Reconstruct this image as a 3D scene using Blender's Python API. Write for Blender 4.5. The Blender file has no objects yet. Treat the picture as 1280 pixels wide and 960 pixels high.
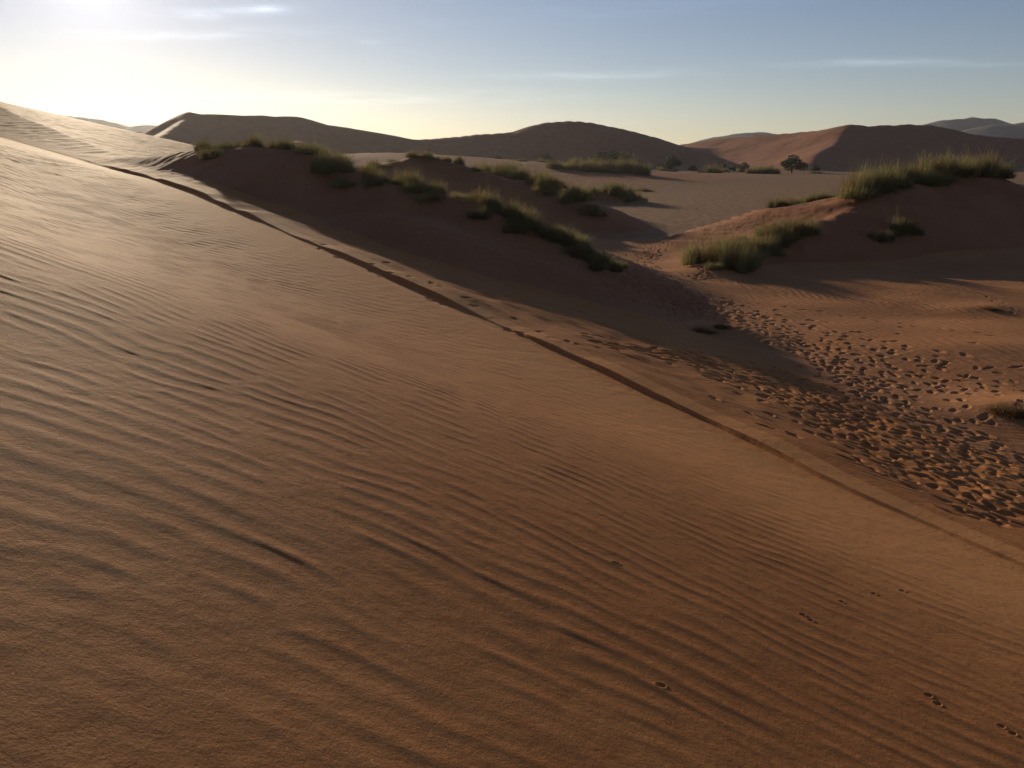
import bpy, math, random
import numpy as np

R = math.radians
C = bpy.context.scene.collection
rng = np.random.default_rng(11)
random.seed(11)
f32 = np.float32

# ------------------------------------------------------------------ camera constants
FPX, CX, CY = 1040.0, 640.0, 480.0
PITCH = math.atan((480 - 195) / FPX)
CAMZ = 4.6
SUN_AZ, SUN_EL = -25.0, 10.8          # degrees, azimuth from +Y towards +X


def ray(px, py):
    x, yd = (px - CX) / FPX, (py - CY) / FPX
    return np.array([x, math.cos(PITCH) - yd * math.sin(PITCH), -math.sin(PITCH) - yd * math.cos(PITCH)])


def at(px, py, s):
    d = ray(px, py)
    return (d[0] * s, d[1] * s, CAMZ + d[2] * s)


# ------------------------------------------------------------------ noise
def _hash(ix, iy, seed):
    h = (ix.astype(np.uint32) * np.uint32(374761393) + iy.astype(np.uint32) * np.uint32(668265263)
         + np.uint32((seed * 2246822519) & 0xffffffff))
    h = (h ^ (h >> np.uint32(13))) * np.uint32(1274126177)
    h = h ^ (h >> np.uint32(16))
    return h


_GA = (np.arange(256) / 256 * 2 * np.pi)
_GX, _GY = np.cos(_GA).astype(f32), np.sin(_GA).astype(f32)


def perlin(x, y, seed=0):
    x = np.asarray(x, dtype=np.float64)
    y = np.asarray(y, dtype=np.float64)
    fx, fy = np.floor(x), np.floor(y)
    ix, iy = fx.astype(np.int64), fy.astype(np.int64)
    dx, dy = (x - fx).astype(f32), (y - fy).astype(f32)
    u = dx * dx * dx * (dx * (dx * 6 - 15) + 10)
    v = dy * dy * dy * (dy * (dy * 6 - 15) + 10)

    def g(ox, oy):
        h = _hash(ix + ox, iy + oy, seed) & np.uint32(255)
        return _GX[h] * (dx - ox) + _GY[h] * (dy - oy)
    a, b, c, d = g(0, 0), g(1, 0), g(0, 1), g(1, 1)
    return (a + u * (b - a)) * (1 - v) + (c + u * (d - c)) * v


def fbm(x, y, seed=0, octs=3, gain=0.5):
    s, a, t = 0, 1.0, 1.0
    for o in range(octs):
        s = s + a * perlin(x * t, y * t, seed + o * 17)
        a *= gain
        t *= 2.03
    return s


def smax(a, b, k):
    h = np.maximum(k - np.abs(a - b), 0) / k
    return np.maximum(a, b) + h * h * k * 0.25


def sstep(a, b, x):
    t = np.clip((x - a) / (b - a), 0, 1)
    return t * t * (3 - 2 * t)


# ------------------------------------------------------------------ the dune the camera stands on: its lip line
LIP_Y = np.array([-60, -20, 0, 6.6, 8.27, 10.7, 14.7, 17.96, 21.7, 24.9, 32.9, 39.2, 50, 67, 92, 130, 200, 400], float)
LIP_X = np.array([39, 18, 7.95, 4.49, 3.68, 2.26, 0, -2.42, -5.16, -7.54, -13.2, -18.2, -28, -46, -75, -120, -200, -400], float)
LIP_Z = np.array([1.1, 1.2, 1.08, 1.08, 1.10, 1.28, 1.60, 2.0, 2.4, 2.79, 3.57, 4.02, 5.28, 7.75, 11.5, 15, 15, 15], float)
SHELF_W = (np.array([-20, 0, 12, 22, 29, 40, 52, 67, 84, 95, 200], float), np.array([.3, .3, .5, .6, .9, 1.8, 3.0, 5.6, 9.5, 12, 16], float))


def pchip(xs, ys):
    # dense smooth resample of a table (Catmull-Rom tangents limited), then linear lookup
    xs, ys = np.asarray(xs, float), np.asarray(ys, float)
    m = np.gradient(ys, xs)
    X = np.linspace(xs[0], xs[-1], 6000)
    i = np.clip(np.searchsorted(xs, X) - 1, 0, len(xs) - 2)
    h = xs[i + 1] - xs[i]
    t = (X - xs[i]) / h
    Y = ((2 * t**3 - 3 * t**2 + 1) * ys[i] + (t**3 - 2 * t**2 + t) * h * m[i]
         + (-2 * t**3 + 3 * t**2) * ys[i + 1] + (t**3 - t**2) * h * m[i + 1])
    # round it off over a few metres
    st = X[1] - X[0]
    kx = np.arange(-int(9 / st), int(9 / st) + 1) * st
    kw = np.exp(-.5 * (kx / 2.2)**2)
    kw /= kw.sum()
    Ys = np.convolve(np.pad(Y, len(kx) // 2, mode='reflect', reflect_type='odd'), kw, 'valid')
    return lambda q: np.interp(q, X, Ys)


lip_x, lip_z = pchip(LIP_Y, LIP_X), pchip(LIP_Y, LIP_Z)


def resample(pts, step):
    pts = [np.array(p, float) for p in pts]
    out = []
    n = len(pts)
    for i in range(n - 1):
        p0, p1, p2, p3 = pts[max(i - 1, 0)], pts[i], pts[i + 1], pts[min(i + 2, n - 1)]
        k = max(2, int(np.linalg.norm((p2 - p1)[:2]) / step))
        for j in range(k):
            t = j / k
            out.append(0.5 * (2 * p1 + (p2 - p0) * t + (2 * p0 - 5 * p1 + 4 * p2 - p3) * t * t + (3 * p1 - p0 - 3 * p2 + p3) * t**3))
    out.append(pts[-1])
    return np.array(out)


# ridge-built sand forms: (name, crest points, lee direction azimuth, lee slope, other slope, crest rounding, toe blend, label)
FORMS = []


def form(key, pts, lee, s_lee, s_wind, c, k, step, rough=0.0, rscale=1.5, grp=None, maxd=None):
    FORMS.append(dict(key=key, pts=resample(pts, step), lee=R(lee), sl=s_lee, sw=s_wind, c=c, k=k, rough=rough, rs=rscale, grp=grp or key, maxd=maxd))


# middle mound, its crest receding to the left
MID = [at(776, 366, 26.8), at(750, 352, 26.9), at(715, 334, 27.0), at(680, 310, 27.2), at(640, 282, 27.4), at(600, 262, 27.8),
       at(560, 248, 28.4), at(520, 237, 29.0), at(480, 228, 29.8), at(440, 216, 31), at(400, 203, 32.1), at(370, 191, 33), at(330, 184, 34.1), at(290, 185, 35.5),
       at(240, 189, 37.5), at(205, 193, 39), at(170, 197, 40.7), at(140, 200, 42.3), at(105, 203, 44)]
form('mid', MID, 212, .58, .36, .6, .5, .5, rough=.07, rscale=2.2)
# hummock in the trough side of it (low swell inside the shade)
form('mid', [at(425, 274, 28), at(470, 267, 26.6), at(500, 271, 25.8), at(540, 290, 24.5)], 205, .45, .25, .6, .5, .4, rough=.08, grp='mid')
# second ridge behind
SEC = [at(470, 212, 60), at(490, 203, 60), at(520, 196, 61), at(560, 203, 60), at(600, 216, 58)]
form('sec', SEC, 200, .5, .33, .8, .6, .6, rough=.22, rscale=2)
SEC2 = [at(607, 217, 66), at(650, 224, 60), at(690, 236, 56), at(720, 254, 53), at(745, 272, 51.5), at(775, 289, 51)]
form('sec2', SEC2, 205, .5, .36, .8, .6, .6, rough=.15, rscale=2)
# small hummocks on the pan
HUM = [at(705, 247, 86), at(735, 240, 87), at(765, 241, 86), at(800, 251, 85)]
form('hum', HUM, 200, .55, .45, .7, .5, .8, rough=.2, rscale=2)
HUM2 = [at(700, 222, 150), at(740, 218, 156), at(775, 219, 156), at(803, 225, 154)]
form('hum2', HUM2, 200, .5, .4, 1.0, .6, 1.2, rough=.2, rscale=3)
# right mound
RIGHT = [at(888, 338, 33.0), at(902, 328, 34), at(925, 308, 36.5), at(950, 297, 37.5), at(1000, 281, 38.8), at(1040, 277, 39.3), at(1062, 268, 40.5), at(1080, 248, 42.5), at(1130, 228, 45), at(1180, 217, 47),
         at(1215, 213, 48), at(1245, 223, 48.5), at(1280, 237, 49), at(1330, 246, 50), at(1400, 250, 51)]
form('right', [at(960, 284, 45), at(1000, 270, 46), at(1040, 259, 47), at(1080, 246, 47)], 200, .05, .3, .5, .5, .6, rough=.06, rscale=2, maxd=6)
form('right', [at(960, 289, 41.5), at(930, 295, 42), at(905, 307, 42), at(888, 320, 42)], 200, .22, .3, .5, .4, .6, rough=.06, rscale=1.5, maxd=2)
form('right', RIGHT, 196, .52, .36, .8, .7, .6, rough=.22, rscale=2)
# little hummock beside the trail and one by the dry tuft
form('bump', [at(862, 414, 22.4), at(890, 406, 22.1), at(920, 408, 21.6), at(950, 420, 21.0), at(972, 432, 20.5)], 195, .6, .28, .15, .3, .2, rough=.05)
form('bump2', [at(1245, 508, 15.3), at(1270, 503, 15.3), at(1310, 500, 15.3)], 195, .4, .3, .3, .3, .2, rough=.05)
form('bump', [at(1180, 437, 20.0), at(1240, 432, 20), at(1300, 432, 20)], 195, .16, .12, .5, .3, .3, rough=.03)
form('bump', [at(1215, 385, 25.8), at(1245, 383, 25.8)], 195, .3, .2, .3, .3, .2, rough=.03)

# far dunes
DA = [at(60, 195, 300), at(150, 186, 298), at(185, 164, 300), at(210, 150, 302), at(236, 142, 305), at(300, 144, 315), at(370, 146, 325), at(400, 155, 325), at(440, 160, 325), at(480, 167, 328), at(520, 174, 330), at(560, 177, 335)]
form('duneA', DA[4:], 195, .55, .30, 2.2, 4, 1.2, rough=.3, rscale=14)
form('duneA', [at(237, 144, 303), at(219, 158, 275), at(201, 172, 250), at(180, 189, 222), at(160, 200, 200)], 110, .56, .56, .9, 4, 2.5, rough=.2, rscale=12)
DB = [at(480, 186, 350), at(520, 176, 345), at(560, 172, 342), at(600, 168, 340), at(650, 163, 338), at(665, 158, 338), at(682, 153, 338), at(720, 152, 338), at(760, 158, 340), at(800, 167, 342), at(825, 174, 346), at(845, 181, 352), at(870, 186, 356)]
form('duneB', DB, 190, .5, .3, 4, 5, 4, rough=.4, rscale=18)
DC = [at(830, 186, 402), at(870, 177, 386), at(900, 173, 374), at(950, 169, 358), at(1000, 165, 341), at(1050, 162, 326), at(1062, 161, 322)]
form('duneC', DC, 235, .34, .28, 2.5, 5, 4, rough=.5, rscale=16)
form('duneC', [at(1062, 161, 322), at(1052, 170, 306), at(1035, 186, 284), at(1012, 203, 262)], 120, .5, .30, 1.5, 4, 2.5, rough=.4, rscale=14)
DC2 = [at(1062, 161, 322), at(1090, 158, 326), at(1120, 156, 330), at(1160, 156, 335), at(1210, 166, 335), at(1250, 171, 340), at(1300, 173, 345), at(1420, 172, 360), at(1600, 176, 380)]
form('duneC', DC2, 190, .5, .3, 3, 5, 4, rough=.4, rscale=16)
DD = [at(40, 160, 520), at(95, 158, 520), at(140, 157, 525), at(180, 160, 530), at(240, 165, 540)]
form('duneD', DD, 190, .4, .25, 4, 6, 6, rough=.6, rscale=24)
# low rises between the mound and the left far dune
form('rise', [at(425, 196, 150), at(455, 192, 160), at(490, 191, 168)], 200, .12, .06, 6, 2, 3, rough=.15, rscale=6)
form('rise', [at(372, 176, 125), at(352, 181, 112), at(330, 188, 102)], 110, .5, .35, .6, 1, 1.2, rough=.1, rscale=5)

KEYS = ['floor', 'fore'] + sorted({f['grp'] for f in FORMS})
KID = {k: i for i, k in enumerate(KEYS)}


def floor_h(X, Y):
    pan = pan_mask(X, Y)
    sw = .16 * perlin(X / 7, Y / 7, 3) + .10 * perlin(X / 2.6, Y / 2.6, 4)
    return (1 - pan) * sw * sstep(160, 60, np.hypot(X, Y)) - .06 * pan + .05 * perlin(X / 11, Y / 11, 9) * pan


def pan_mask(X, Y):
    e = 49 + .05 * X + 3.0 * perlin(X / 9, Y / 9, 21) + 1.2 * perlin(X / 2.4, Y / 2.4, 22)
    m = sstep(-2.5, 3.5, Y - e)
    return m * sstep(-8, 2, X)


def height(X, Y):
    """macro height and form id of the ground at world points"""
    X = np.asarray(X, float).ravel()
    Y = np.asarray(Y, float).ravel()
    z = floor_h(X, Y).astype(float)
    idx = np.zeros(X.shape, np.int16)
    base = z.copy()
    best = z + .10
    for F in FORMS:
        P = F['pts']
        smin = min(F['sl'], F['sw'])
        reach = (P[:, 2].max() + F['k'] + .5) / smin + F['c'] * 2
        m = ((X > P[:, 0].min() - reach) & (X < P[:, 0].max() + reach) & (Y > P[:, 1].min() - reach) & (Y < P[:, 1].max() + reach))
        ii = np.nonzero(m)[0]
        if len(ii) == 0:
            continue
        x, y = X[ii].astype(f32), Y[ii].astype(f32)
        warp = F['rough'] * 1.2
        if warp:
            x = x + warp * F['rs'] * .5 * perlin(x / F['rs'] / 2.2, y / F['rs'] / 2.2, 61)
        t = np.full(x.shape, -50, f32)
        lx, ly = math.sin(F['lee']), math.cos(F['lee'])
        for px, py, pz in P.astype(f32):
            dx, dy = x - px, y - py
            d = np.sqrt(dx * dx + dy * dy) + f32(1e-4)
            cs = (dx * lx + dy * ly) / d * f32(.5) + f32(.5)
            s = F['sw'] + (F['sl'] - F['sw']) * cs
            drop = s * (np.sqrt(d * d + F['c']**2) - F['c'])
            if F['maxd']:
                drop = drop + .5 * np.maximum(d - F['maxd'], 0)
            t = np.maximum(t, pz - drop)
        if F['rough']:
            amt = np.clip((t + .2) / 1.2, 0, 1)
            t = t + amt * F['rough'] * fbm(x / F['rs'], y / F['rs'], 41, 3)
            if F['grp'] in ('mid', 'right', 'sec', 'sec2'):
                t = t + amt * .035 * fbm(x / .55, y / .8, 47, 2)
        zz = smax(z[ii], t.astype(float), F['k'])
        won = t > best[ii]
        idx[ii[won]] = KID[F['grp']]
        best[ii] = np.maximum(best[ii], t)
        z[ii] = zz
    # the big dune: windward face left of the lip, scarp, shelf and apron right of it
    wig = .14 * perlin(Y * .33, Y * 0 + .5, 71) + .055 * perlin(Y * 1.1, Y * 0 + .5, 72) + .02 * perlin(Y * 3.3, Y * 0 + .5, 75)
    ys = np.clip(Y, -55, 390)
    lx0 = lip_x(ys)
    lx = lx0 + wig
    dl = np.gradient(lip_x(np.linspace(-55, 390, 2000)), np.linspace(-55, 390, 2000))
    cosn = 1 / np.sqrt(1 + np.interp(ys, np.linspace(-55, 390, 2000), dl)**2)
    v = (X - lx) * cosn
    zl = lip_z(ys) - .35 * np.maximum(Y - 105, 0)
    u = np.maximum(-(X - lx0) * cosn, 0) * sstep(0, .4, -v)
    u = np.where(u > 30, 30 + (u - 30) * .3, u)
    left = zl + .42 * u - .34 * (1 - np.exp(-u / 1.3))
    # the face tips towards the viewer close by and away from him further on
    tip = -.125 * np.log1p(np.exp(np.clip((6.0 - Y) / 1.3, -30, 30))) * 1.3
    tip = np.maximum(tip, -1.6) - .5 * sstep(5, 17, Y) * sstep(50, 18, Y)
    left = left + tip * sstep(0, 4, u)
    left = left + .05 * perlin(X / 3.1, Y / 3.1, 81) * sstep(.3, 3, u)
    lipd = np.clip(.07 + .09 * perlin(Y * .30, Y * 0 + 3.5, 73) + .05 * perlin(Y * .9, Y * 0 + 7.5, 74), .02, .095) * (1 + .4 * sstep(15, 28, Y)) * sstep(2, 6, Y) * (1 - .93 * sstep(34, 48, Y))
    lipd = lipd * (1 - .45 * sstep(10, 7, Y))
    lipw = .017 + .02 * sstep(9.5, 7, Y)
    w = np.interp(Y, *SHELF_W)
    vp = np.maximum(v, 0)
    near = sstep(30, 12, Y)
    ap = .05 * np.minimum(vp, w) + np.where(vp > w, (vp - w), 0) * (.34 - .06 * near)
    along = X * -.515 + Y * .857
    stre = .045 * perlin(vp * 1.9 + .25 * along, along * .38, 85) * sstep(.05, .5, vp) * sstep(6, 3, vp) * sstep(45, 25, Y)
    right = zl + lipd * sstep(0, 1, vp / lipw) - lipd * sstep(.2, 1.6, vp) - ap + stre + .05 * perlin(X / 1.1, Y / 1.1, 83) * sstep(.5, 1.5, vp) + .03 * perlin(X / .5, Y / .9, 84) * sstep(.4, 1.2, vp)
    fz = np.where(v < 0, left, right)
    onleft = v < 0
    zr = smax(z, right, .55)
    z2 = np.where(onleft, smax(left, np.where(z > left - 1, z, left - 1), .3), zr)
    idx = np.where(onleft & (left > z), KID['fore'], idx)
    idx = np.where((~onleft) & (right > z) & (right > base + .12), KID['fore'], idx)
    return z2, idx.astype(np.int16), v, u


TS = np.concatenate([np.linspace(1.2, 30, 500), np.geomspace(30.2, 900, 700)])


def hit(px, py):
    d = ray(px, py)
    xs, ys, zs = d[0] * TS, d[1] * TS, CAMZ + d[2] * TS
    h = height(xs, ys)[0]
    b = np.nonzero(h > zs)[0]
    if len(b) == 0:
        return None
    i = b[0]
    t0, t1 = TS[max(i - 1, 0)], TS[i]
    a0, a1 = (CAMZ + d[2] * t0) - h[max(i - 1, 0)], h[i] - (CAMZ + d[2] * t1)
    t = t0 + (t1 - t0) * (a0 / (a0 + a1 + 1e-9))
    return d[0] * t, d[1] * t


def ground_z(x, y):
    return float(height([x], [y])[0][0])


# ------------------------------------------------------------------ polar height mesh
def radii():
    r, out = .5, []
    while r < 2400:
        out.append(r)
        if r < 4: dr = max(.010, .0032 * r)
        elif r < 42: dr = .0017 * r
        elif r < 120: dr = .005 * r
        elif r < 560: dr = .011 * r
        else: dr = .05 * r
        r += dr
    return np.array(out)


Rr = radii()
T_in = np.linspace(R(-36.5), R(36.5), 1360)
T_side = np.linspace(0, 1, 90)[1:]**1.6
T_r = R(36.5) + T_side * (R(180) - R(36.5))
Th = np.concatenate([-T_r[::-1][1:], T_in, T_r])     # last column meets the first one behind the camera
Th[0] = -T_r[-2]
TT, RR = np.meshgrid(Th, Rr)
GX, GY = (RR * np.sin(TT)), (RR * np.cos(TT))
nr, nt = GX.shape
Z, ID, V, U = height(GX, GY)
Z, ID, V, U = (q.reshape(nr, nt) for q in (Z, ID, V, U))
PAN = pan_mask(GX.ravel(), GY.ravel()).reshape(nr, nt)

# --- wind ripples
def waves(p, q, lam, spread, fspread, n, seed):
    """even ripples with forks: the phase of a narrow-band wave field"""
    g = np.random.default_rng(seed)
    re, im = np.zeros(p.shape, f32), np.zeros(p.shape, f32)
    for i in range(n):
        k = 2 * np.pi / lam * (1 + g.normal(0, fspread))
        a_ = g.normal(0, spread)
        f = ((k * math.sin(a_)) * p + (k * math.cos(a_)) * q + g.uniform(0, 6.283)).astype(f32)
        re += np.cos(f)
        im += np.sin(f)
    amp = np.sqrt(re * re + im * im) / math.sqrt(n)
    ph = np.arctan2(im, re)
    prof = np.cos(ph) + .22 * np.cos(2 * ph)
    return prof * sstep(.25, 1.0, amp)


near = RR < 75
ii = np.nonzero(near.ravel())[0]
x, y = GX.ravel()[ii], GY.ravel()[ii]
v, u, rr = V.ravel()[ii], U.ravel()[ii], RR.ravel()[ii]
tt = x + .45 * y
wx = .36 * perlin(x / 1.3, y / 1.3, 101) + .13 * perlin(x / .45, y / .45, 102)
Q = y + .02 * tt + .85 * np.log1p(np.exp(np.clip((tt - 2.6) / 1.1, -30, 30))) * 1.1 + wx * .5
Qs = 9 * np.log1p(np.maximum(Q, -5) / 9)      # ripples widen up the face
rip = waves(x * .8, Qs, .145, .19, .085, 28, 5)
rip2 = waves(x * .7, Qs, .085, .14, .12, 12, 6)
env = np.clip(.85 + .65 * perlin(x / 1.5, y / 1.5, 103) + .35 * perlin(x / .6, y / .6, 105), .25, 1.0)
mleft = (v < 0) * sstep(.1, 2.0, u)
gp = .02 + .85 / (1 + np.exp(-np.clip((tt - 2.6) / 1.1, -30, 30)))
lamf = (1 + np.clip(Q, 0, 40) / 9) * 1.08 / np.sqrt(gp**2 + (1 + .45 * gp)**2)
rz = (.0025 * rip * env + .0004 * rip2) * mleft * lamf * (1 - .28 * sstep(7, 3.5, y)) * (1 - .3 * sstep(3, 1, u))
rz += .004 * perlin(x / .8, y / .55, 104) * mleft * sstep(20, 8, rr)
# apron ripples (fine, oblique) and floor ripples with crests running towards the viewer
mapr = sstep(.3, .8, v) * sstep(9, 5, v) * (rr < 40)
apq = (.82 * x + .57 * y + .3 * perlin(x / 1.5, y / 1.5, 111)) * .35 + y * .75
rz += .0032 * waves(-.57 * x + .82 * y, apq, .16, .18, .12, 14, 7) * mapr
mfl = sstep(4.5, 9, v) * (rr < 70) * (1 - PAN.ravel()[ii])
fq = x * .93 + .30 * y + .8 * perlin(x / 3.5, y / 5.5, 112) + .2 * perlin(x / 1.2, y / 1.8, 113)
rz += .0105 * waves(y, fq, .23, .12, .10, 18, 8) * mfl * np.clip(.75 + .6 * perlin(x / 5, y / 5, 114), .15, 1.2)
zf = Z.ravel()
zf[ii] += rz
# roughened clay pan
ip = np.nonzero((PAN.ravel() > .05) & (RR.ravel() < 260))[0]
xp, yp = GX.ravel()[ip], GY.ravel()[ip]
zf[ip] += PAN.ravel()[ip] * (.035 * perlin(xp / .55, yp / .9, 121) + .03 * perlin(xp / 1.3, yp / 2.4, 122))
Z = zf.reshape(nr, nt)

# --- footprints
PIT, RIM = np.zeros_like(Z), np.zeros_like(Z)
def stamp(cx, cy, ang, L, W, D, rim=.09):
    r = math.hypot(cx, cy)
    th = math.atan2(cx, cy)
    ext = max(L, W) * 2.0
    i0, i1 = np.searchsorted(Rr, r - ext), np.searchsorted(Rr, r + ext)
    j0, j1 = np.searchsorted(Th, th - ext / r), np.searchsorted(Th, th + ext / r)
    if i1 <= i0 or j1 <= j0:
        return
    dx, dy = GX[i0:i1, j0:j1] - cx, GY[i0:i1, j0:j1] - cy
    ca, sa = math.sin(ang), math.cos(ang)
    a, b = dx * ca + dy * sa, dx * sa - dy * ca
    d2 = (a / L)**2 + (b / W)**2
    d2 = d2 * (1 + .9 * perlin(dx / .11 + cx * 7, dy / .11 + cy * 7, 141)).clip(.35, 2.5)
    d = np.sqrt(d2)
    sun = (dx * math.sin(R(SUN_AZ)) + dy * math.cos(R(SUN_AZ))) / max(W, .6 * L)     # pit shaped deeper on the sunward side so it shades darker
    PIT[i0:i1, j0:j1] = np.minimum(PIT[i0:i1, j0:j1], -D * np.exp(-d2 * d2) * np.clip(.62 + .45 * sun, .12, 1.1))
    RIM[i0:i1, j0:j1] = np.maximum(RIM[i0:i1, j0:j1], D * rim * np.exp(-((d - 1.35) / .33)**2) * (1 + .5 * np.sign(a) * np.minimum(np.abs(a) / L, 1)))


FEET = {}


def free(x, y, dmin):
    """no two prints land on the same spot"""
    kx, ky = int(math.floor(x / .5)), int(math.floor(y / .5))
    for a_ in (-1, 0, 1):
        for b_ in (-1, 0, 1):
            for (qx, qy) in FEET.get((kx + a_, ky + b_), ()):
                if (qx - x)**2 + (qy - y)**2 < dmin * dmin:
                    return False
    FEET.setdefault((kx, ky), []).append((x, y))
    return True


def trail(pix, n, width, L=.13, W=.062, D=.05, seed=1, jitter=.45, dmin=.19):
    g = np.random.default_rng(seed)
    pts = [hit(*p) for p in pix]
    pts = np.array([p for p in pts if p])
    seg = np.hypot(*(pts[1:] - pts[:-1]).T)
    cum = np.concatenate([[0], np.cumsum(seg)])
    for k in range(n):
        s = g.uniform(0, cum[-1])
        i = min(np.searchsorted(cum, s, 'right') - 1, len(seg) - 1)
        t = (s - cum[i]) / seg[i]
        p = pts[i] + (pts[i + 1] - pts[i]) * t
        d = (pts[i + 1] - pts[i]) / seg[i]
        off = g.normal(0, .55) * width
        p = p + np.array([-d[1], d[0]]) * off
        if not free(p[0], p[1], dmin * g.uniform(.8, 1.3)):
            continue
        a_ = math.atan2(d[0], d[1]) + g.normal(0, jitter) + (math.pi if g.random() < .5 else 0)
        sc = g.uniform(.8, 1.2)
        stamp(p[0], p[1], a_, L * sc * g.uniform(.9, 1.2), W * sc * g.uniform(.9, 1.3), D * g.uniform(.55, 1.25))


def walk(pix, step=.62, gauge=.11, D=.045, seed=1, L=.14, W=.06):
    g = np.random.default_rng(seed)
    pts = [hit(*p) for p in pix]
    pts = np.array([p for p in pts if p])
    side = 1
    for i in range(len(pts) - 1):
        d = pts[i + 1] - pts[i]
        ln = np.hypot(*d)
        d = d / ln
        for k in range(int(ln / step)):
            side = -side
            p = pts[i] + d * (k * step + g.normal(0, .05)) + np.array([-d[1], d[0]]) * side * (gauge + g.normal(0, .03))
            stamp(p[0], p[1], math.atan2(d[0], d[1]) + g.normal(0, .12), L * g.uniform(.9, 1.15), W * g.uniform(.9, 1.2), D * g.uniform(.6, 1.2))


trail([(828, 303), (812, 322), (800, 345)], 260, .9, seed=1)
trail([(790, 335), (815, 350), (838, 366), (868, 383), (905, 400)], 1100, 1.5, L=.14, W=.075, D=.06, seed=2)
trail([(905, 402), (960, 415), (1020, 440), (1070, 470), (1120, 510), (1180, 540), (1280, 580), (1340, 600)], 800, .75, seed=3)
trail([(840, 440), (905, 462), (960, 480), (1030, 510), (1090, 545), (1160, 585), (1230, 625), (1300, 655)], 1700, .95, L=.12, D=.046, seed=4)
trail([(920, 450), (1000, 490), (1080, 525), (1180, 570), (1290, 615)], 800, .8, L=.12, D=.042, seed=14)
trail([(960, 400), (1060, 425), (1160, 470), (1290, 540)], 170, 1.6, seed=21)
trail([(740, 425), (850, 447), (930, 480)], 200, .6, seed=5, D=.045)
trail([(400, 301), (440, 322), (490, 345), (540, 366), (600, 388), (690, 420), (770, 446)], 34, .35, L=.13, W=.05, D=.02, jitter=.25, seed=6)
walk([(905, 392), (985, 384), (1060, 395), (1150, 408), (1290, 425)], seed=7, step=.55)
walk([(1290, 470), (1180, 455), (1080, 425), (960, 392)], seed=8)
walk([(1290, 500), (1170, 480), (1100, 452), (1000, 415), (920, 392)], seed=9)
walk([(1290, 452), (1200, 470), (1110, 500)], seed=10)
walk([(905, 500), (975, 538), (1060, 575), (1150, 612), (1240, 650)], seed=12, step=.7, D=.04)
walk([(760, 330), (800, 318), (830, 306)], seed=15, step=.5)
walk([(1240, 372), (1262, 385), (1290, 400)], seed=16, step=.5)
trail([(858, 352), (880, 335), (905, 320)], 50, .5, D=.05, seed=17)
# a small animal's tracks on the near face
for px, py in [(1003, 768), (1013, 775), (1052, 752), (1092, 742), (1128, 738), (1160, 869), (1172, 880), (1252, 908), (1266, 917), (770, 704), (826, 857)]:
    h = hit(px, py)
    if h:
        stamp(h[0], h[1], 1.0, .022, .015, .009, rim=.3)

Z = Z + PIT + RIM * (1 + PIT / .06).clip(.2, 1)
FINE = sstep(3.4, .6, U + .8 * perlin(GX / 1.7, GY / 1.7, 131).reshape(GX.shape)) * (V < .3)
PX = GX.astype(f32)
PY = GY.astype(f32)
PZ = Z.astype(f32)


def mesh_from_quads(name, V3, quads, attrs=None, smooth=True):
    me = bpy.data.meshes.new(name)
    n = len(quads)
    me.vertices.add(len(V3))
    me.vertices.foreach_set('co', np.ascontiguousarray(V3, f32).ravel())
    me.loops.add(n * 4)
    me.loops.foreach_set('vertex_index', np.ascontiguousarray(quads, np.int32).ravel())
    me.polygons.add(n)
    me.polygons.foreach_set('loop_start', np.arange(0, n * 4, 4, dtype=np.int32))
    me.polygons.foreach_set('loop_total', np.full(n, 4, np.int32))
    me.polygons.foreach_set('use_smooth', np.ones(n, bool) if smooth else np.zeros(n, bool))
    for k, a in (attrs or {}).items():
        at_ = me.attributes.new(k, 'FLOAT', 'POINT')
        at_.data.foreach_set('value', np.ascontiguousarray(a, f32))
    me.update()
    me.validate()
    return me


# ------------------------------------------------------------------ materials
class NT:
    def __init__(self, tree):
        self.t = tree

    def n(self, typ, **kw):
        nd = self.t.nodes.new(typ)
        ins = kw.pop('ins', {})
        for k, v_ in kw.items():
            setattr(nd, k, v_)
        for k, v_ in ins.items():
            if hasattr(v_, 'is_output') or isinstance(v_, bpy.types.NodeSocket):
                self.t.links.new(v_, nd.inputs[k])
            else:
                nd.inputs[k].default_value = v_
        return nd

    def m(self, op, a, b=None, c=None, clamp=False):
        ins = {0: a}
        if b is not None: ins[1] = b
        if c is not None: ins[2] = c
        return self.n('ShaderNodeMath', operation=op, use_clamp=clamp, ins=ins).outputs[0]


def new_mat(name):
    m = bpy.data.materials.new(name)
    m.use_nodes = True
    m.node_tree.nodes.clear()
    return m, NT(m.node_tree)


def noise(t, vec, scale, detail=3, rough=.55):
    return t.n('ShaderNodeTexNoise', ins={'Vector': vec, 'Scale': scale, 'Detail': detail, 'Roughness': rough})


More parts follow.
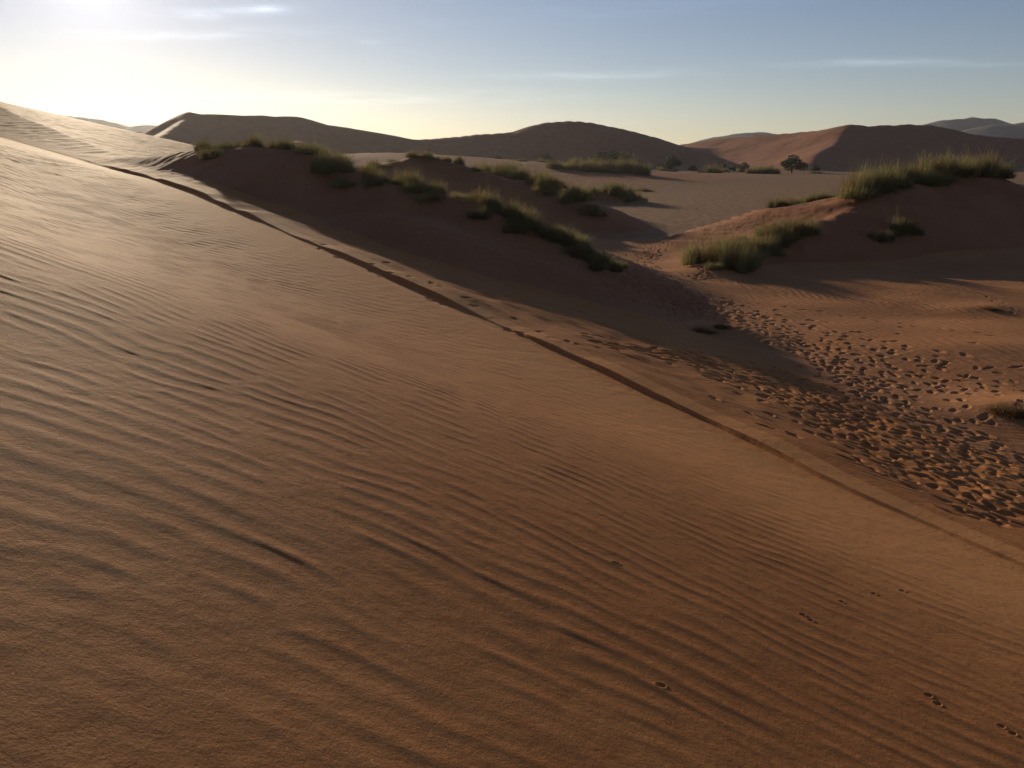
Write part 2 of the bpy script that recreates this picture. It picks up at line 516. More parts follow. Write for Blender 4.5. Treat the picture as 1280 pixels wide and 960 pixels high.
def sand_material(name, base, alt, red, grain=1.0, pan=False, fine=False, far=False, rough=.80, spec=.05):
    m, t = new_mat(name)
    tc = t.n('ShaderNodeTexCoord').outputs['Object']
    n1 = noise(t, tc, .35, 4)
    n2 = noise(t, tc, 9.0, 3)
    n3 = noise(t, tc, 130.0, 3, .75)
    mix1 = t.n('ShaderNodeMix', data_type='RGBA', ins={'Factor': t.n('ShaderNodeMapRange', ins={0: n1.outputs[0], 1: .35, 2: .68}).outputs[0], 6: base, 7: alt})
    mix2 = t.n('ShaderNodeMix', data_type='RGBA', ins={'Factor': t.m('MULTIPLY', t.n('ShaderNodeMapRange', ins={0: n2.outputs[0], 1: .5, 2: .75}).outputs[0], .45), 6: mix1.outputs[2], 7: red})
    dark = (base[0] * .35, base[1] * .33, base[2] * .33, 1)
    mix3 = t.n('ShaderNodeMix', data_type='RGBA', ins={'Factor': t.m('MULTIPLY', t.n('ShaderNodeMapRange', ins={0: n3.outputs[0], 1: .50, 2: .68}).outputs[0], .6 * grain), 6: mix2.outputs[2], 7: dark})
    col = mix3.outputs[2]
    if fine:   # pale fine sand winnowed along the lip; the rippled face keeps the coarse dark grains
        fa = t.n('ShaderNodeAttribute', attribute_name='fine').outputs['Fac']
        col = t.n('ShaderNodeMix', data_type='RGBA', ins={'Factor': t.m('MULTIPLY', fa, .8), 6: col, 7: (.56, .262, .10, 1)}).outputs[2]
    if pan:
        a = t.n('ShaderNodeAttribute', attribute_name='pan').outputs['Fac']
        np_ = noise(t, tc, 1.3, 5, .65)
        pc = t.n('ShaderNodeMix', data_type='RGBA', ins={'Factor': t.n('ShaderNodeMapRange', ins={0: np_.outputs[0], 1: .38, 2: .66}).outputs[0], 6: (.235, .13, .064, 1), 7: (.34, .205, .108, 1)})
        col = t.n('ShaderNodeMix', data_type='RGBA', ins={'Factor': a, 6: col, 7: pc.outputs[2]}).outputs[2]
    if fine:   # stray quartz grains, their sparkle painted in as pale specks
        vo = t.n('ShaderNodeTexVoronoi', ins={'Vector': tc, 'Scale': 45.0})
        pick = t.m('MULTIPLY', t.m('LESS_THAN', vo.outputs['Distance'], .11), t.m('GREATER_THAN', t.n('ShaderNodeSeparateXYZ', ins={0: vo.outputs['Color']}).outputs[0], .988))
        col = t.n('ShaderNodeMix', data_type='RGBA', ins={'Factor': pick, 6: col, 7: (.75, .62, .44, 1)}).outputs[2]
    b1 = t.n('ShaderNodeBump', ins={'Strength': .8 * grain, 'Distance': .006, 'Height': noise(t, tc, 95.0, 4, .75).outputs[0]})
    b2 = t.n('ShaderNodeBump', ins={'Strength': .5, 'Distance': .008, 'Height': noise(t, tc, 26.0, 3, .6).outputs[0], 'Normal': b1.outputs[0]})
    b3 = t.n('ShaderNodeBump', ins={'Strength': .35, 'Distance': .06, 'Height': noise(t, tc, 3.2, 4, .6).outputs[0], 'Normal': b2.outputs[0]})
    if far:    # broad ripple fields and slides on the distant dunes
        b3 = t.n('ShaderNodeBump', ins={'Strength': .6, 'Distance': 1.2, 'Height': noise(t, tc, .11, 5, .62).outputs[0], 'Normal': b3.outputs[0]})
    p = t.n('ShaderNodeBsdfPrincipled', ins={'Base Color': col, 'Roughness': rough, 'Specular IOR Level': spec, 'Normal': b3.outputs[0]})
    o = t.n('ShaderNodeOutputMaterial')
    t.t.links.new(p.outputs[0], o.inputs['Surface'])
    return m


SAND = sand_material('dune_sand', (.45, .198, .072, 1), (.40, .160, .054, 1), (.335, .115, .034, 1), fine=True)
SANDF = sand_material('valley_sand', (.43, .205, .09, 1), (.37, .165, .068, 1), (.30, .12, .047, 1), pan=True, grain=.6)
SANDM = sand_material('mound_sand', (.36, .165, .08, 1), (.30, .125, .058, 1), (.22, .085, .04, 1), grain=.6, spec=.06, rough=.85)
SANDD = sand_material('far_dune_sand', (.34, .16, .09, 1), (.30, .13, .07, 1), (.24, .10, .055, 1), grain=.0, spec=.06, rough=.85, far=True)


def hill_material():
    m, t = new_mat('hill_rock')
    tc = t.n('ShaderNodeTexCoord').outputs['Object']
    n1 = noise(t, tc, .02, 6, .6)
    c = t.n('ShaderNodeMix', data_type='RGBA', ins={'Factor': n1.outputs[0], 6: (.085, .078, .080, 1), 7: (.16, .142, .135, 1)})
    p = t.n('ShaderNodeBsdfPrincipled', ins={'Base Color': c.outputs[2], 'Roughness': .9, 'Specular IOR Level': .1})
    o = t.n('ShaderNodeOutputMaterial')
    t.t.links.new(p.outputs[0], o.inputs['Surface'])
    return m


HILL = hill_material()


def leaf_material(name, c1, c2, trans):
    m, t = new_mat(name)
    oi = t.n('ShaderNodeObjectInfo').outputs['Random']
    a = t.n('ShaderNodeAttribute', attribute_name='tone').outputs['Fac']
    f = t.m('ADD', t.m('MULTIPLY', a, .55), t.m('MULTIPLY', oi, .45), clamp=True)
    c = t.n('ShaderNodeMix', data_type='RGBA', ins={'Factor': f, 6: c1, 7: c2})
    p = t.n('ShaderNodeBsdfPrincipled', ins={'Base Color': c.outputs[2], 'Roughness': .6, 'Specular IOR Level': .25})
    tr = t.n('ShaderNodeBsdfTranslucent', ins={'Color': c.outputs[2]})
    mx = t.n('ShaderNodeMixShader', ins={0: trans, 1: p.outputs[0], 2: tr.outputs[0]})
    o = t.n('ShaderNodeOutputMaterial')
    t.t.links.new(mx.outputs[0], o.inputs['Surface'])
    return m


GREEN = leaf_material('shrub_blades', (.095, .09, .036, 1), (.33, .285, .11, 1), .5)
STRAW = leaf_material('dry_stems', (.16, .085, .035, 1), (.33, .19, .08, 1), .35)
TREEL = leaf_material('tree_leaves', (.030, .036, .018, 1), (.075, .080, .035, 1), .25)
BARK = leaf_material('bark', (.06, .045, .035, 1), (.10, .08, .06, 1), 0.0)


# ------------------------------------------------------------------ the ground, split by landform
def tag(o, label=None, cat=None, group=None, kind=None):
    if label: o['label'] = label
    if cat: o['category'] = cat
    if group: o['group'] = group
    if kind: o['kind'] = kind
    return o


def link(name, me, mat, parent=None):
    o = bpy.data.objects.new(name, me)
    if mat is not None and not me.materials:
        me.materials.append(mat)
    C.objects.link(o)
    if parent is not None:
        o.parent = parent
    return o


vid = np.arange(nr * nt, dtype=np.int64).reshape(nr, nt)
jn = np.roll(np.arange(nt), -1)
a, b, c, d = vid[:-1, :], vid[:-1][:, jn], vid[1:][:, jn], vid[1:, :]
quads = np.stack([a, d, c, b], -1).reshape(-1, 4)
fid = ID[:-1, :].reshape(-1)
allV = np.stack([PX, PY, PZ], -1).reshape(-1, 3)
allP = PAN.reshape(-1)
TERR = [
    ('floor', 'ground', SANDF, 'flat valley floor of trodden orange sand running into a grey clay pan'),
    ('fore', 'dune', SAND, 'large rippled sand dune face filling the lower left half of the view'),
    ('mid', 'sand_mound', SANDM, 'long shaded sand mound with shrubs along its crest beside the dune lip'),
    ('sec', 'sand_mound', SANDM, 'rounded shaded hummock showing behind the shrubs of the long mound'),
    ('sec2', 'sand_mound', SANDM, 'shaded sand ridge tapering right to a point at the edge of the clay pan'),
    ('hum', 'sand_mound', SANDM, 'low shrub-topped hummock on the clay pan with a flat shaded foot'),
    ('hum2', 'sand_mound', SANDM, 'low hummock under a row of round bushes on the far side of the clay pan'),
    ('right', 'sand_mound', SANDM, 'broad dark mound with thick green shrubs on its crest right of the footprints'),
    ('bump', 'sand_mound', SANDF, 'small smooth sand swells beside the footprint trail'),
    ('bump2', 'sand_mound', SANDF, 'tiny sand swell under the dry tuft at the right edge'),
    ('duneA', 'dune', SANDD, 'far dune with a bright sunlit slip face below its flat top'),
    ('duneB', 'dune', SANDD, 'far dark dune with a smooth rounded hump in the middle of the skyline'),
    ('duneC', 'dune', SANDD, 'far dune with a soft brown sunlit face and a dark half'),
    ('duneD', 'dune', SANDD, 'grey flat-topped dune in the gap behind the sunlit slip face'),
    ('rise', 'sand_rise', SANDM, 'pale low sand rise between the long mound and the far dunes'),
]
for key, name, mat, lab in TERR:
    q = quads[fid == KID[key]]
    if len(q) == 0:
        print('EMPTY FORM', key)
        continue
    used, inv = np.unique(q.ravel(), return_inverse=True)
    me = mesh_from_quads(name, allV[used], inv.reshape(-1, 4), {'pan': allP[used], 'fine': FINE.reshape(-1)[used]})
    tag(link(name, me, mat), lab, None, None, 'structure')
# the disc right under the camera
cv = np.concatenate([[[0, 0, ground_z(0, 0)]], allV[:nt]])
me = bpy.data.meshes.new('dune')
me.from_pydata([tuple(map(float, p)) for p in cv], [], [(0, 1 + int(jn[j]), 1 + j) for j in range(nt)])
me.polygons.foreach_set('use_smooth', np.ones(nt, bool))
tag(link('dune', me, SAND), 'patch of dune sand at the feet of the viewer', None, None, 'structure')


# far rocky hills, each a real ridge of its own
def hill(crest, slope, label, seed):
    P = resample(crest, 25)
    x0, x1 = P[:, 0].min() - 350, P[:, 0].max() + 350
    y0, y1 = P[:, 1].min() - 320, P[:, 1].max() + 320
    xs, ys = np.linspace(x0, x1, 150), np.linspace(y0, y1, 80)
    X, Y = np.meshgrid(xs, ys)
    t = np.full(X.shape, -30.)
    for p in P:
        t = np.maximum(t, p[2] - slope * (np.sqrt((X - p[0])**2 + (Y - p[1])**2 + 400) - 20))
    t = t + 6 * fbm(X / 90, Y / 90, seed, 4) * np.clip(t / 30, 0, 1)
    t = np.maximum(t, -.8)
    vi = np.arange(X.size).reshape(X.shape)
    q = np.stack([vi[:-1, :-1], vi[:-1, 1:], vi[1:, 1:], vi[1:, :-1]], -1).reshape(-1, 4)
    me = mesh_from_quads('hills', np.stack([X, Y, t], -1).reshape(-1, 3), q)
    tag(link('hills', me, HILL), label, None, None, 'structure')


S = 1750
hill([at(-60, 140, S), at(20, 150, S), at(60, 145, S), at(85, 146, S), at(115, 148, S), at(150, 156, S), at(165, 158, S), at(185, 154, S), at(230, 160, S)], .32, 'pale blue hills over the dune lip below the sun', 5)
hill([at(860, 180, S), at(905, 170, S), at(935, 165, S), at(955, 166, S), at(985, 170, S), at(1040, 182, S)], .3, 'small blue hill peeping over the dune notch', 6)
hill([at(1120, 168, S), at(1165, 153, S), at(1195, 149, S), at(1235, 149, S), at(1262, 158, S), at(1300, 165, S)], .3, 'flat-topped blue hill above the right dune', 7)
hill([at(1200, 168, 1450), at(1240, 157, 1450), at(1280, 152, 1450), at(1340, 148, 1450), at(1420, 152, 1450)], .3, 'nearer grey-blue hill running out of the frame at the right', 8)


# ------------------------------------------------------------------ plants
def blades_mesh(name, n, height_, spread, width, seed, droop=.3, up=.55, tone=(0, 1), lump=5, base_r=.5):
    """thin curved blades rising from several crowns into an uneven dome"""
    g = np.random.default_rng(seed)
    cr = np.stack([g.normal(0, base_r * .6, lump), g.normal(0, base_r * .6, lump), g.uniform(.35, 1.2, lump)], -1)
    k = g.integers(0, lump, n)
    bx = cr[k, 0] + g.normal(0, .16, n)
    by = cr[k, 1] + g.normal(0, .16, n)
    hh = height_ * cr[k, 2] * g.uniform(.4, 1.05, n) * np.where(g.random(n) < .14, g.uniform(1.15, 1.6, n), 1)
    az = g.uniform(0, 2 * np.pi, n)
    lean = np.abs(g.normal(0, 1, n)) * spread
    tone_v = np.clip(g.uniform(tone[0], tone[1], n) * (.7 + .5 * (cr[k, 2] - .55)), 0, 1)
    dx, dy = np.cos(az), np.sin(az)
    sx, sy = -dy, dx
    tw = g.uniform(-.9, .9, n)
    sx, sy = sx * np.cos(tw) + dx * np.sin(tw), sy * np.cos(tw) + dy * np.sin(tw)
    segs = 4
    V_, Q_, T_ = [], [], []
    start = g.uniform(0, .35, n) ** 1.5
    for s in range(segs):
        f = s / (segs - 1)
        z = hh * (f * (1 - droop * .7 * f * np.minimum(lean, 1.2)))+ start * hh * .5
        rad = lean * hh * (f ** 1.4)
        w = width * (1 - .8 * f) * g.uniform(.8, 1.2, n) * .5
        jx, jy = g.normal(0, .02, n) * f, g.normal(0, .02, n) * f
        X, Y = bx + dx * rad + jx, by + dy * rad + jy
        V_.append(np.stack([X - sx * w, Y - sy * w, z - .06], -1))
        V_.append(np.stack([X + sx * w, Y + sy * w, z - .06], -1))
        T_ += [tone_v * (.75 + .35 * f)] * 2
    V3 = np.stack(V_, 1).reshape(-1, 3)
    T3 = np.stack(T_, 1).reshape(-1)
    o = (np.arange(n) * segs * 2)[:, None]
    Q_ = np.concatenate([o + np.array([2 * s, 2 * s + 1, 2 * s + 3, 2 * s + 2]) for s in range(segs - 1)])
    return mesh_from_quads(name, V3, Q_, {'tone': T3}, smooth=False)


FOL = [blades_mesh('foliage', 1200, h_ * 1.2, sp * 1.2, .021, 200 + i, droop=dr, lump=l, base_r=br) for i, (h_, sp, dr, l, br) in enumerate(
    [(.85, .55, .3, 9, .75), (1.0, .42, .2, 7, .6), (.7, .7, .35, 10, .9), (.9, .5, .25, 8, .8), (.6, .8, .4, 8, .7)])]
STM = [blades_mesh('dry_stem', 420, h_ * 1.12, sp * .62, .015, 300 + i, droop=.35, lump=5, base_r=br) for i, (h_, sp, br) in enumerate(
    [(.85, .7, .6), (1.0, .6, .5), (.7, .9, .75), (.9, .7, .65), (.6, 1.0, .55)])]
DRY = [blades_mesh('dry_stem', 1500, .55, .8, .018, 400, droop=.4, lump=5, base_r=.3)]

n_shrubs = 0


def shrub(x, y, s, label, group, sz=1.0, var=None, sink=.02):
    global n_shrubs
    v_ = var if var is not None else random.randrange(len(FOL))
    e = bpy.data.objects.new('shrub', None)
    C.objects.link(e)
    e.location = (x, y, ground_z(x, y) - sink)
    e.rotation_euler = (random.uniform(-.08, .08), random.uniform(-.08, .08), random.uniform(0, 6.28))
    e.scale = (s, s, s * sz)
    tag(e, label, 'shrub', group)
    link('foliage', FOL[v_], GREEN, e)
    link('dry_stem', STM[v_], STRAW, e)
    n_shrubs += 1
    return e


def along(pts, n, off, sc, label, group, seed, sz=(.8, 1.1), side=0.0):
    random.seed(seed)
    P = resample(pts, .3)
    for k in range(n):
        t = (k + random.uniform(.1, .9)) / n
        p = P[min(int(t * len(P)), len(P) - 1)]
        q = P[min(int(t * len(P)) + 1, len(P) - 1)]
        d = (q - p)[:2]
        L_ = np.linalg.norm(d) + 1e-6
        nrm = np.array([-d[1], d[0]]) / L_
        o = random.gauss(side, 1) * off
        shrub(p[0] + nrm[0] * o, p[1] + nrm[1] * o, random.uniform(*sc), label, group, random.uniform(*sz))


MG = 'shrubs along the crest of the long shaded mound'
along([at(768, 360, 26.9), at(735, 343, 27.1), at(700, 321, 27.3)], 12, .45, (.25, .5), 'bushy green shrub on the low right end of the long shaded mound', MG, 1, side=.3)
along([at(700, 319, 27.3), at(670, 301, 27.4), at(640, 282, 27.6), at(610, 266, 27.9)], 12, .5, (.3, .65), 'grey-green shrub on the sloping middle of the long mound crest', MG, 2)
along([at(600, 262, 27.9), at(560, 248, 28.5), at(520, 237, 29.1), at(490, 230, 29.7)], 12, .55, (.3, .65), 'spiky green shrub on the mound crest in front of the rounded hummock', MG, 3)
along([at(480, 228, 29.9), at(440, 216, 31.1), at(400, 203, 32.2)], 11, .6, (.3, .65), 'faint green shrub on the high shoulder of the long mound', MG, 4)
along([at(385, 197, 32.7), at(350, 187, 33.8), at(320, 184, 34.6), at(255, 188, 37)], 9, .5, (.4, .7), 'hazy shrub on the highest part of the long mound near the sun', MG, 5)
RG = 'green shrubs on the crest of the broad right mound'
along([at(902, 340, 33.0), at(922, 318, 35.0), at(955, 299, 37.0), at(985, 287, 38.3)], 19, .45, (.4, .95), 'yellow-green shrub spilling down the left nose of the broad mound', RG, 6)
along([at(950, 300, 37.5), at(975, 290, 38.2), at(995, 284, 38.6)], 8, .4, (.35, .75), 'low green shrub just left of the sunlit sand patch on the broad mound', RG, 7, side=1.2)
along([at(985, 274, 46.5), at(1020, 262, 47.5), at(1075, 244, 48)], 9, .4, (.4, .75), 'brown-footed shrub on the back edge of the broad mound', RG, 8, side=1.3)
along([at(1070, 246, 42.5), at(1110, 236, 44), at(1150, 226, 46)], 13, .8, (.5, 1.4), 'tall leafy shrub in the thick clump crowning the broad mound', RG, 9)
along([at(1140, 226, 46), at(1190, 216, 47.3), at(1225, 215, 48), at(1250, 226, 48.5)], 12, .8, (.5, 1.35), 'pale tufted shrub on the right shoulder of the broad mound', RG, 10)
h = hit(1130, 292)
if h: shrub(h[0], h[1], .8, 'lone dim shrub low on the shaded face of the broad mound', None)
h = hit(1100, 300)
if h: shrub(h[0], h[1], .5, 'small dim tuft beside the lone shrub on the shaded face', None)

SG = 'shrubs on the ridges behind the long mound'
along(SEC2[:3], 10, .7, (.8, 1.25), 'shrub on the high left part of the tapering ridge', SG, 11)
along([SEC2[2], SEC2[3], SEC2[4]], 7, .5, (.7, 1.0), 'shrub on the falling right part of the tapering ridge', SG, 12)
along(SEC, 12, .7, (.35, .7), 'thin scrub shrub on the rounded hummock', SG, 13)
along(HUM, 12, 1.1, (.9, 1.5), 'olive shrub on the low hummock of the clay pan', 'shrubs on the pan hummock', 14)
along(HUM2, 11, 1.4, (1.5, 2.3), 'round green bush in the row across the far pan', 'bushes in the row across the pan', 15)
FG = 'round bushes at the far edge of the clay pan'
random.seed(31)
for px, py, s_, lab in [(808, 216, 2.2, 'round bush next to the far pan row'), (835, 216, 2.2, 'small round bush alone at the far pan edge'), (826, 217, 1.6, 'small round bush alone at the far pan edge'),
                        (880, 217, 2.6, 'dark round bush under the dune notch'), (889, 217, 2.8, 'dark round bush under the dune notch'), (896, 217, 1.8, 'dark round bush under the dune notch'),
                        (938, 217, 2.2, 'wide low bush on the left of the camelthorn tree'), (950, 217, 2.6, 'wide low bush on the left of the camelthorn tree'), (962, 217, 2.4, 'wide low bush on the left of the camelthorn tree'),
                        (970, 217, 1.8, 'wide low bush on the left of the camelthorn tree'), (925, 215, 1.5, 'tiny dark bush in front of the brown lit dune'), (905, 215, 1.5, 'tiny dark bush in front of the brown lit dune'),
                        (1020, 216, 1.6, 'tiny bush right of the camelthorn tree'), (650, 224, 1.6, 'scrub bush in the shade before the humped dune'), (680, 222, 1.6, 'scrub bush in the shade before the humped dune'),
                        (665, 219, 1.8, 'scrub bush in the shade before the humped dune'), (705, 218, 1.8, 'scrub bush in the shade before the humped dune')]:
    d = ray(px, py)
    s0 = CAMZ / -d[2] if d[2] < 0 else 230
    shrub(d[0] * s0, d[1] * s0, s_, lab, FG, random.uniform(.65, .9))
# brown lumps on the pan
for px, py, s_, lab in [(806, 239, .9, 'brown dead shrub heap on the clay pan right of the hummock'), (789, 239, .6, 'smaller brown dead shrub heap between the hummock and the larger heap')]:
    d = ray(px, py)
    s0 = CAMZ / -d[2]
    e = bpy.data.objects.new('dead_shrub', None)
    C.objects.link(e)
    e.location = (d[0] * s0, d[1] * s0, ground_z(d[0] * s0, d[1] * s0) - .05)
    e.scale = (s_ * 2.2, s_ * 2.2, s_ * 2.4)
    tag(e, lab, 'dead shrub')
    link('dry_stem', DRY[0], STRAW, e)
for px, py, s_, lab in [(1268, 514, .62, 'dry brown grass tuft at the right edge of the trodden sand'), (880, 414, .55, 'sparse dry tuft at the tip of the long mound shadow'), (905, 408, .4, 'small dry tuft on the little swell beside the trail'), (1240, 386, .45, 'thin dry tuft on the rippled sand before the broad mound')]:
    hh_ = hit(px, py)
    e = bpy.data.objects.new('grass_tuft', None)
    C.objects.link(e)
    e.location = (hh_[0], hh_[1], ground_z(*hh_) - .02)
    e.scale = (s_, s_, s_)
    tag(e, lab, 'grass tuft')
    link('dry_stem', DRY[0], STRAW, e)


def tube(verts, faces, p0, p1, r0, r1, n=6):
    p0, p1 = np.array(p0, float), np.array(p1, float)
    d = p1 - p0
    d /= np.linalg.norm(d)
    a_ = np.cross(d, [0, 0, 1.0]) if abs(d[2]) < .9 else np.cross(d, [1.0, 0, 0])
    a_ /= np.linalg.norm(a_)
    b_ = np.cross(d, a_)
    o = len(verts)
    for p, r in ((p0, r0), (p1, r1)):
        for k in range(n):
            t = 2 * math.pi * k / n
            verts.append(p + (a_ * math.cos(t) + b_ * math.sin(t)) * r)
    for k in range(n):
        faces.append((o + k, o + (k + 1) % n, o + n + (k + 1) % n, o + n + k))


def tree_meshes(seed, h=5.0, w=7.5, flat=.55):
    g = np.random.default_rng(seed)
    vs, fs = [], []
    top = np.array([g.normal(0, .2), g.normal(0, .2), h * .38])
    tube(vs, fs, (0, 0, -.3), top, .28, .2)
    lobes = []
    for k in range(9):
        az = k / 9 * 6.283 + g.normal(0, .3)
        rad = w * .5 * g.uniform(.35, .85)
        e = np.array([math.cos(az) * rad, math.sin(az) * rad, h * g.uniform(.25, .8)])
        mid = top * .5 + e * .5 + np.array([0, 0, -.2])
        tube(vs, fs, top, mid, .13, .08)
        tube(vs, fs, mid, e, .08, .03)
        lobes.append((e, w * g.uniform(.17, .27)))
    lobes.append((np.array([0, 0, h * .9]), w * .22))
    tr = mesh_from_quads('trunk', np.array(vs), np.array(fs), {'tone': np.full(len(vs), .5)})
    V_, Q_, T_ = [], [], []
    n = 0
    for e, r in lobes:
        m_ = 420
        dirs = g.normal(0, 1, (m_, 3))
        dirs /= np.linalg.norm(dirs, axis=1)[:, None]
        pos = e + dirs * r * (g.uniform(.2, 1, (m_, 1)) ** .5) * np.array([1, 1, flat])
        for p in pos:
            a_ = g.normal(0, 1, 3)
            a_ /= np.linalg.norm(a_)
            b_ = np.cross(a_, g.normal(0, 1, 3))
            b_ /= np.linalg.norm(b_) + 1e-6
            s_ = g.uniform(.10, .26)
            V_ += [p - a_ * s_, p + b_ * s_ * .6, p + a_ * s_, p - b_ * s_ * .6]
            Q_.append((n, n + 1, n + 2, n + 3))
            T_ += [g.uniform(0, 1)] * 4
            n += 4
    cr = mesh_from_quads('crown', np.array(V_), np.array(Q_), {'tone': np.array(T_)}, smooth=False)
    return tr, cr


TREES = [tree_meshes(51, 5.2, 8.2), tree_meshes(52, 4.2, 7.0, .6), tree_meshes(53, 4.8, 9.0, .5)]
random.seed(77)


def tree(px, py, dist, s_, label, group=None, var=0):
    d = ray(px, py)
    x_, y_ = d[0] * dist, d[1] * dist
    e = bpy.data.objects.new('thorn_tree', None)
    C.objects.link(e)
    e.location = (x_, y_, ground_z(x_, y_))
    e.rotation_euler = (0, 0, random.uniform(0, 6.28))
    e.scale = (s_, s_, s_ * random.uniform(.9, 1.05))
    tag(e, label, 'tree', group)
    link('trunk', TREES[var][0], BARK, e)
    link('crown', TREES[var][1], TREEL, e)


tree(990, 214, 236, .95, 'dark round-topped thorn tree standing alone before the brown lit dune', None, 0)
tree(1019, 214, 240, .45, 'small dark thorn tree just right of the lone round-topped tree', None, 1)
TG = 'dark trees at the foot of the humped dune'
for px, s_, v_, lab in [(622, .8, 1, 'dark tree under the left shoulder of the humped dune'), (680, .9, 0, 'dark spreading tree left of the largest shaded tree'), (655, .6, 1, 'dark tree under the left shoulder of the humped dune'),
                        (722, .7, 1, 'dark low tree between the spreading tree and the largest one'), (765, 1.25, 2, 'largest dark tree at the foot of the humped dune'), (752, 1.0, 0, 'dark tree merging into the largest shaded tree'), (790, .7, 1, 'dark tree merging into the largest shaded tree'),
                        (838, .85, 0, 'dark tree under the right slope of the humped dune'), (866, .5, 1, 'small dark tree near the notch between the dunes'), (905, .5, 1, 'small dark tree at the left foot of the brown lit dune'), (918, .45, 1, 'small dark tree at the left foot of the brown lit dune'), (930, .5, 0, 'small dark tree at the left foot of the brown lit dune')]:
    tree(px, 214, 245 + random.uniform(-6, 14), s_, lab, TG, v_)
RT = 'dark trees showing over the broad mound'
for px, s_, v_, dd, lab in [(1168, .75, 0, 150, 'dark tree showing behind the thick shrub clump of the broad mound'), (1188, .8, 1, 152, 'dark tree behind the pale tufts of the broad mound'), (1205, .5, 1, 158, 'dark tree behind the pale tufts of the broad mound'), (1262, .4, 1, 170, 'small dark tree beyond the right shoulder of the broad mound')]:
    tree(px, 218, dd, s_, lab, RT, v_)


# ------------------------------------------------------------------ haze
bpy_me = bpy.data.meshes.new('haze')
B, ZB, ZT = 2700.0, -4.0, 130.0
bv = [(sx * B, sy * B, z_) for z_ in (ZB, ZT) for sx, sy in ((-1, -1), (1, -1), (1, 1), (-1, 1))]
bpy_me.from_pydata(bv, [], [(3, 2, 1, 0), (4, 5, 6, 7), (0, 1, 5, 4), (1, 2, 6, 5), (2, 3, 7, 6), (3, 0, 4, 7)])
hm, t = new_mat('haze')
pv = t.n('ShaderNodeVolumePrincipled', ins={'Color': (.93, .94, .97, 1), 'Density': .00008, 'Anisotropy': .6})
o_ = t.n('ShaderNodeOutputMaterial')
t.t.links.new(pv.outputs[0], o_.inputs['Volume'])
try:
    hm.cycles.homogeneous_volume = True
except Exception:
    pass
tag(link('haze', bpy_me, hm), 'thin pale desert haze filling the air', None, None, 'stuff')

# ------------------------------------------------------------------ sky
W = bpy.data.worlds.new('World')
bpy.context.scene.world = W
W.use_nodes = True
W.node_tree.nodes.clear()
t = NT(W.node_tree)
sky = t.n('ShaderNodeTexSky', sky_type='NISHITA', sun_disc=False, sun_elevation=R(SUN_EL), sun_rotation=R(SUN_AZ), altitude=1500, air_density=1.0, dust_density=.25, ozone_density=.7)
gen = t.n('ShaderNodeTexCoord').outputs['Generated']
sx = t.n('ShaderNodeSeparateXYZ', ins={0: gen})
az = t.m('ARCTAN2', sx.outputs[0], sx.outputs[1])
el = t.m('ARCSINE', sx.outputs[2])
cmb = t.n('ShaderNodeCombineXYZ', ins={0: t.m('MULTIPLY', az, 14.0), 1: t.m('MULTIPLY', el, 130.0), 2: 0.0}).outputs[0]
nz = noise(t, cmb, 1.0, 5, .6).outputs[0]
nz2 = noise(t, t.n('ShaderNodeCombineXYZ', ins={0: t.m('MULTIPLY', az, 5.0), 1: 3.3, 2: 0.0}).outputs[0], 1.6, 3, .5).outputs[0]
wob = t.m('MULTIPLY', t.m('SUBTRACT', nz2, .5), R(.9))
tot = None
for a0, e0, wa, we, slope, amp in [(-17.6, 8.35, 3.4, .20, .06, 1.0), (-15.2, 8.62, 1.0, .14, .0, 1.1), (-19, 7.1, 6.0, .22, .05, .5), (-12.3, 3.4, 9.0, .22, .0, .32), (-6, 3.75, 14.0, .30, .0, .2), (4.1, 4.95, 5.5, .15, .0, .55), (9, 5.15, 4, .2, .0, .2), (23.0, 5.25, 5.5, .16, -.03, .8), (-9, 7.0, .8, .1, 0, .4), (8, 8.9, 14, .5, .05, .15)]:
    da = t.m('SUBTRACT', az, R(a0))
    g1 = t.m('POWER', t.m('DIVIDE', da, R(wa)), 2.0)
    de = t.m('SUBTRACT', t.m('SUBTRACT', t.m('ADD', el, wob), R(e0)), t.m('MULTIPLY', da, slope))
    g2 = t.m('POWER', t.m('DIVIDE', de, R(we * 1.35)), 2.0)
    gg = t.m('MULTIPLY', t.m('EXPONENT', t.m('MULTIPLY', t.m('ADD', g1, g2), -1.0)), amp)
    tot = gg if tot is None else t.m('ADD', tot, gg)
sd = t.n('ShaderNodeVectorMath', operation='DOT_PRODUCT', ins={0: gen, 1: (math.sin(R(SUN_AZ)) * math.cos(R(SUN_EL)), math.cos(R(SUN_AZ)) * math.cos(R(SUN_EL)), math.sin(R(SUN_EL)))}).outputs['Value']
th = t.m('ARCCOSINE', t.m('MINIMUM', sd, .999999))
aur = t.m('ADD', t.m('MULTIPLY', t.m('EXPONENT', t.m('DIVIDE', th, R(-1.8))), 13.0), t.m('MULTIPLY', t.m('EXPONENT', t.m('DIVIDE', th, R(-5.0))), 1.6))
cl = t.m('MULTIPLY', tot, t.n('ShaderNodeMapRange', ins={0: nz, 1: .30, 2: .62}).outputs[0])
clc = t.n('ShaderNodeMix', data_type='RGBA', blend_type='MULTIPLY', ins={'Factor': 1.0, 6: sky.outputs[0], 7: (1.15, 1.06, 1.0, 1)})
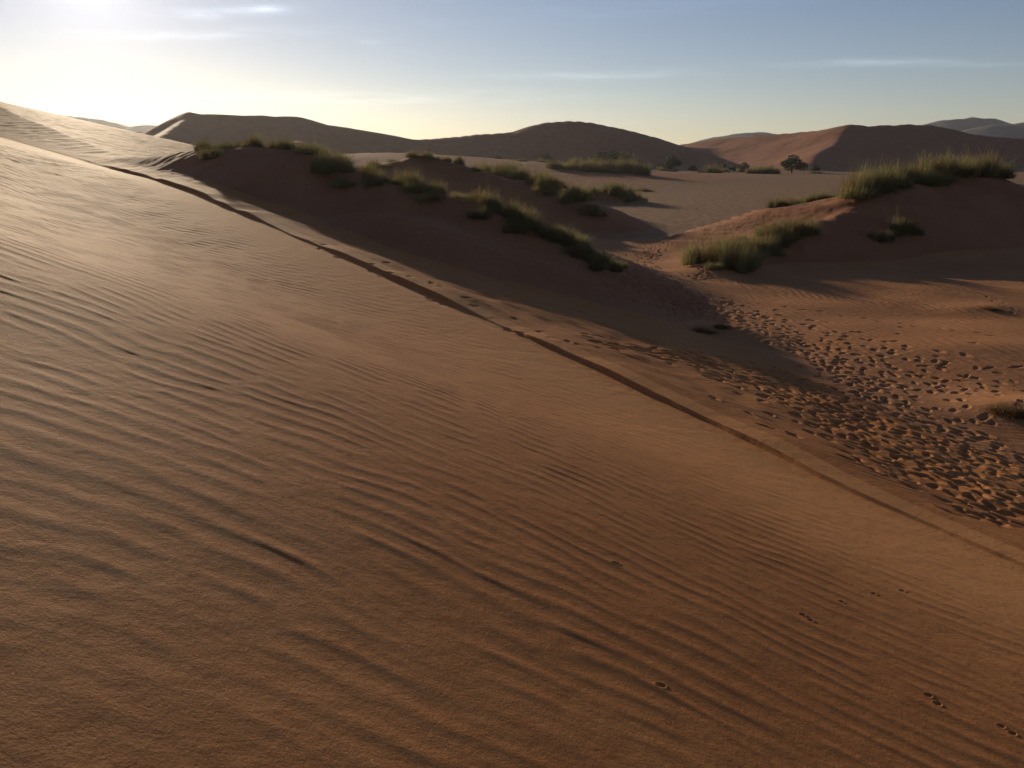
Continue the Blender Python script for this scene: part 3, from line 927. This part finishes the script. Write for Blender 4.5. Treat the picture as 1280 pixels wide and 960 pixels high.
add = t.n('ShaderNodeMix', data_type='RGBA', blend_type='ADD', clamp_result=False, ins={'Factor': t.m('MULTIPLY', cl, .45), 6: sky.outputs[0], 7: clc.outputs[2]})
aadd = t.n('ShaderNodeMix', data_type='RGBA', blend_type='ADD', clamp_result=False, ins={'Factor': 1.0, 6: add.outputs[2], 7: t.n('ShaderNodeVectorMath', operation='SCALE', ins={0: (1.0, .95, .78), 'Scale': aur}).outputs[0]})
wb = t.n('ShaderNodeMix', data_type='RGBA', blend_type='MULTIPLY', clamp_result=False, ins={'Factor': 1.0, 6: aadd.outputs[2], 7: (1.0, .99, 1.2, 1)})
bg = t.n('ShaderNodeBackground', ins={'Color': wb.outputs[2], 'Strength': .063})
wo = t.n('ShaderNodeOutputWorld')
t.t.links.new(bg.outputs[0], wo.inputs[0])

# ------------------------------------------------------------------ sun
sl = bpy.data.lights.new('sun', 'SUN')
sl.energy = 4.7
sl.angle = R(.55)
sl.color = (1.0, .82, .58)
so = bpy.data.objects.new('sun', sl)
C.objects.link(so)
so.rotation_euler = (R(90 - SUN_EL), 0, R(180 - SUN_AZ) - math.pi + math.pi)
# a sun lamp shines along its local -Z: aim it from the sun's direction
from mathutils import Vector
Ld = Vector((math.sin(R(SUN_AZ)) * math.cos(R(SUN_EL)), math.cos(R(SUN_AZ)) * math.cos(R(SUN_EL)), math.sin(R(SUN_EL))))
so.rotation_euler = (-Ld).to_track_quat('-Z', 'Y').to_euler()

# ------------------------------------------------------------------ camera and render
cam = bpy.data.cameras.new('camera')
cam.sensor_width = 36
cam.lens = 36 * FPX / 1280
cam.clip_start = .05
cam.clip_end = 8000
co = bpy.data.objects.new('camera', cam)
C.objects.link(co)
co.location = (0, 0, CAMZ)
co.rotation_euler = (R(90) - PITCH, 0, 0)
sc = bpy.context.scene
sc.camera = co
sc.view_settings.view_transform = 'Standard'
sc.view_settings.look = 'None'
sc.view_settings.exposure = 0.0
sc.view_settings.gamma = 1
sc.cycles.max_bounces = 6
sc.cycles.diffuse_bounces = 3
sc.cycles.volume_bounces = 0
sc.cycles.use_denoising = True
print('shrubs', n_shrubs, 'grid', nr, nt)
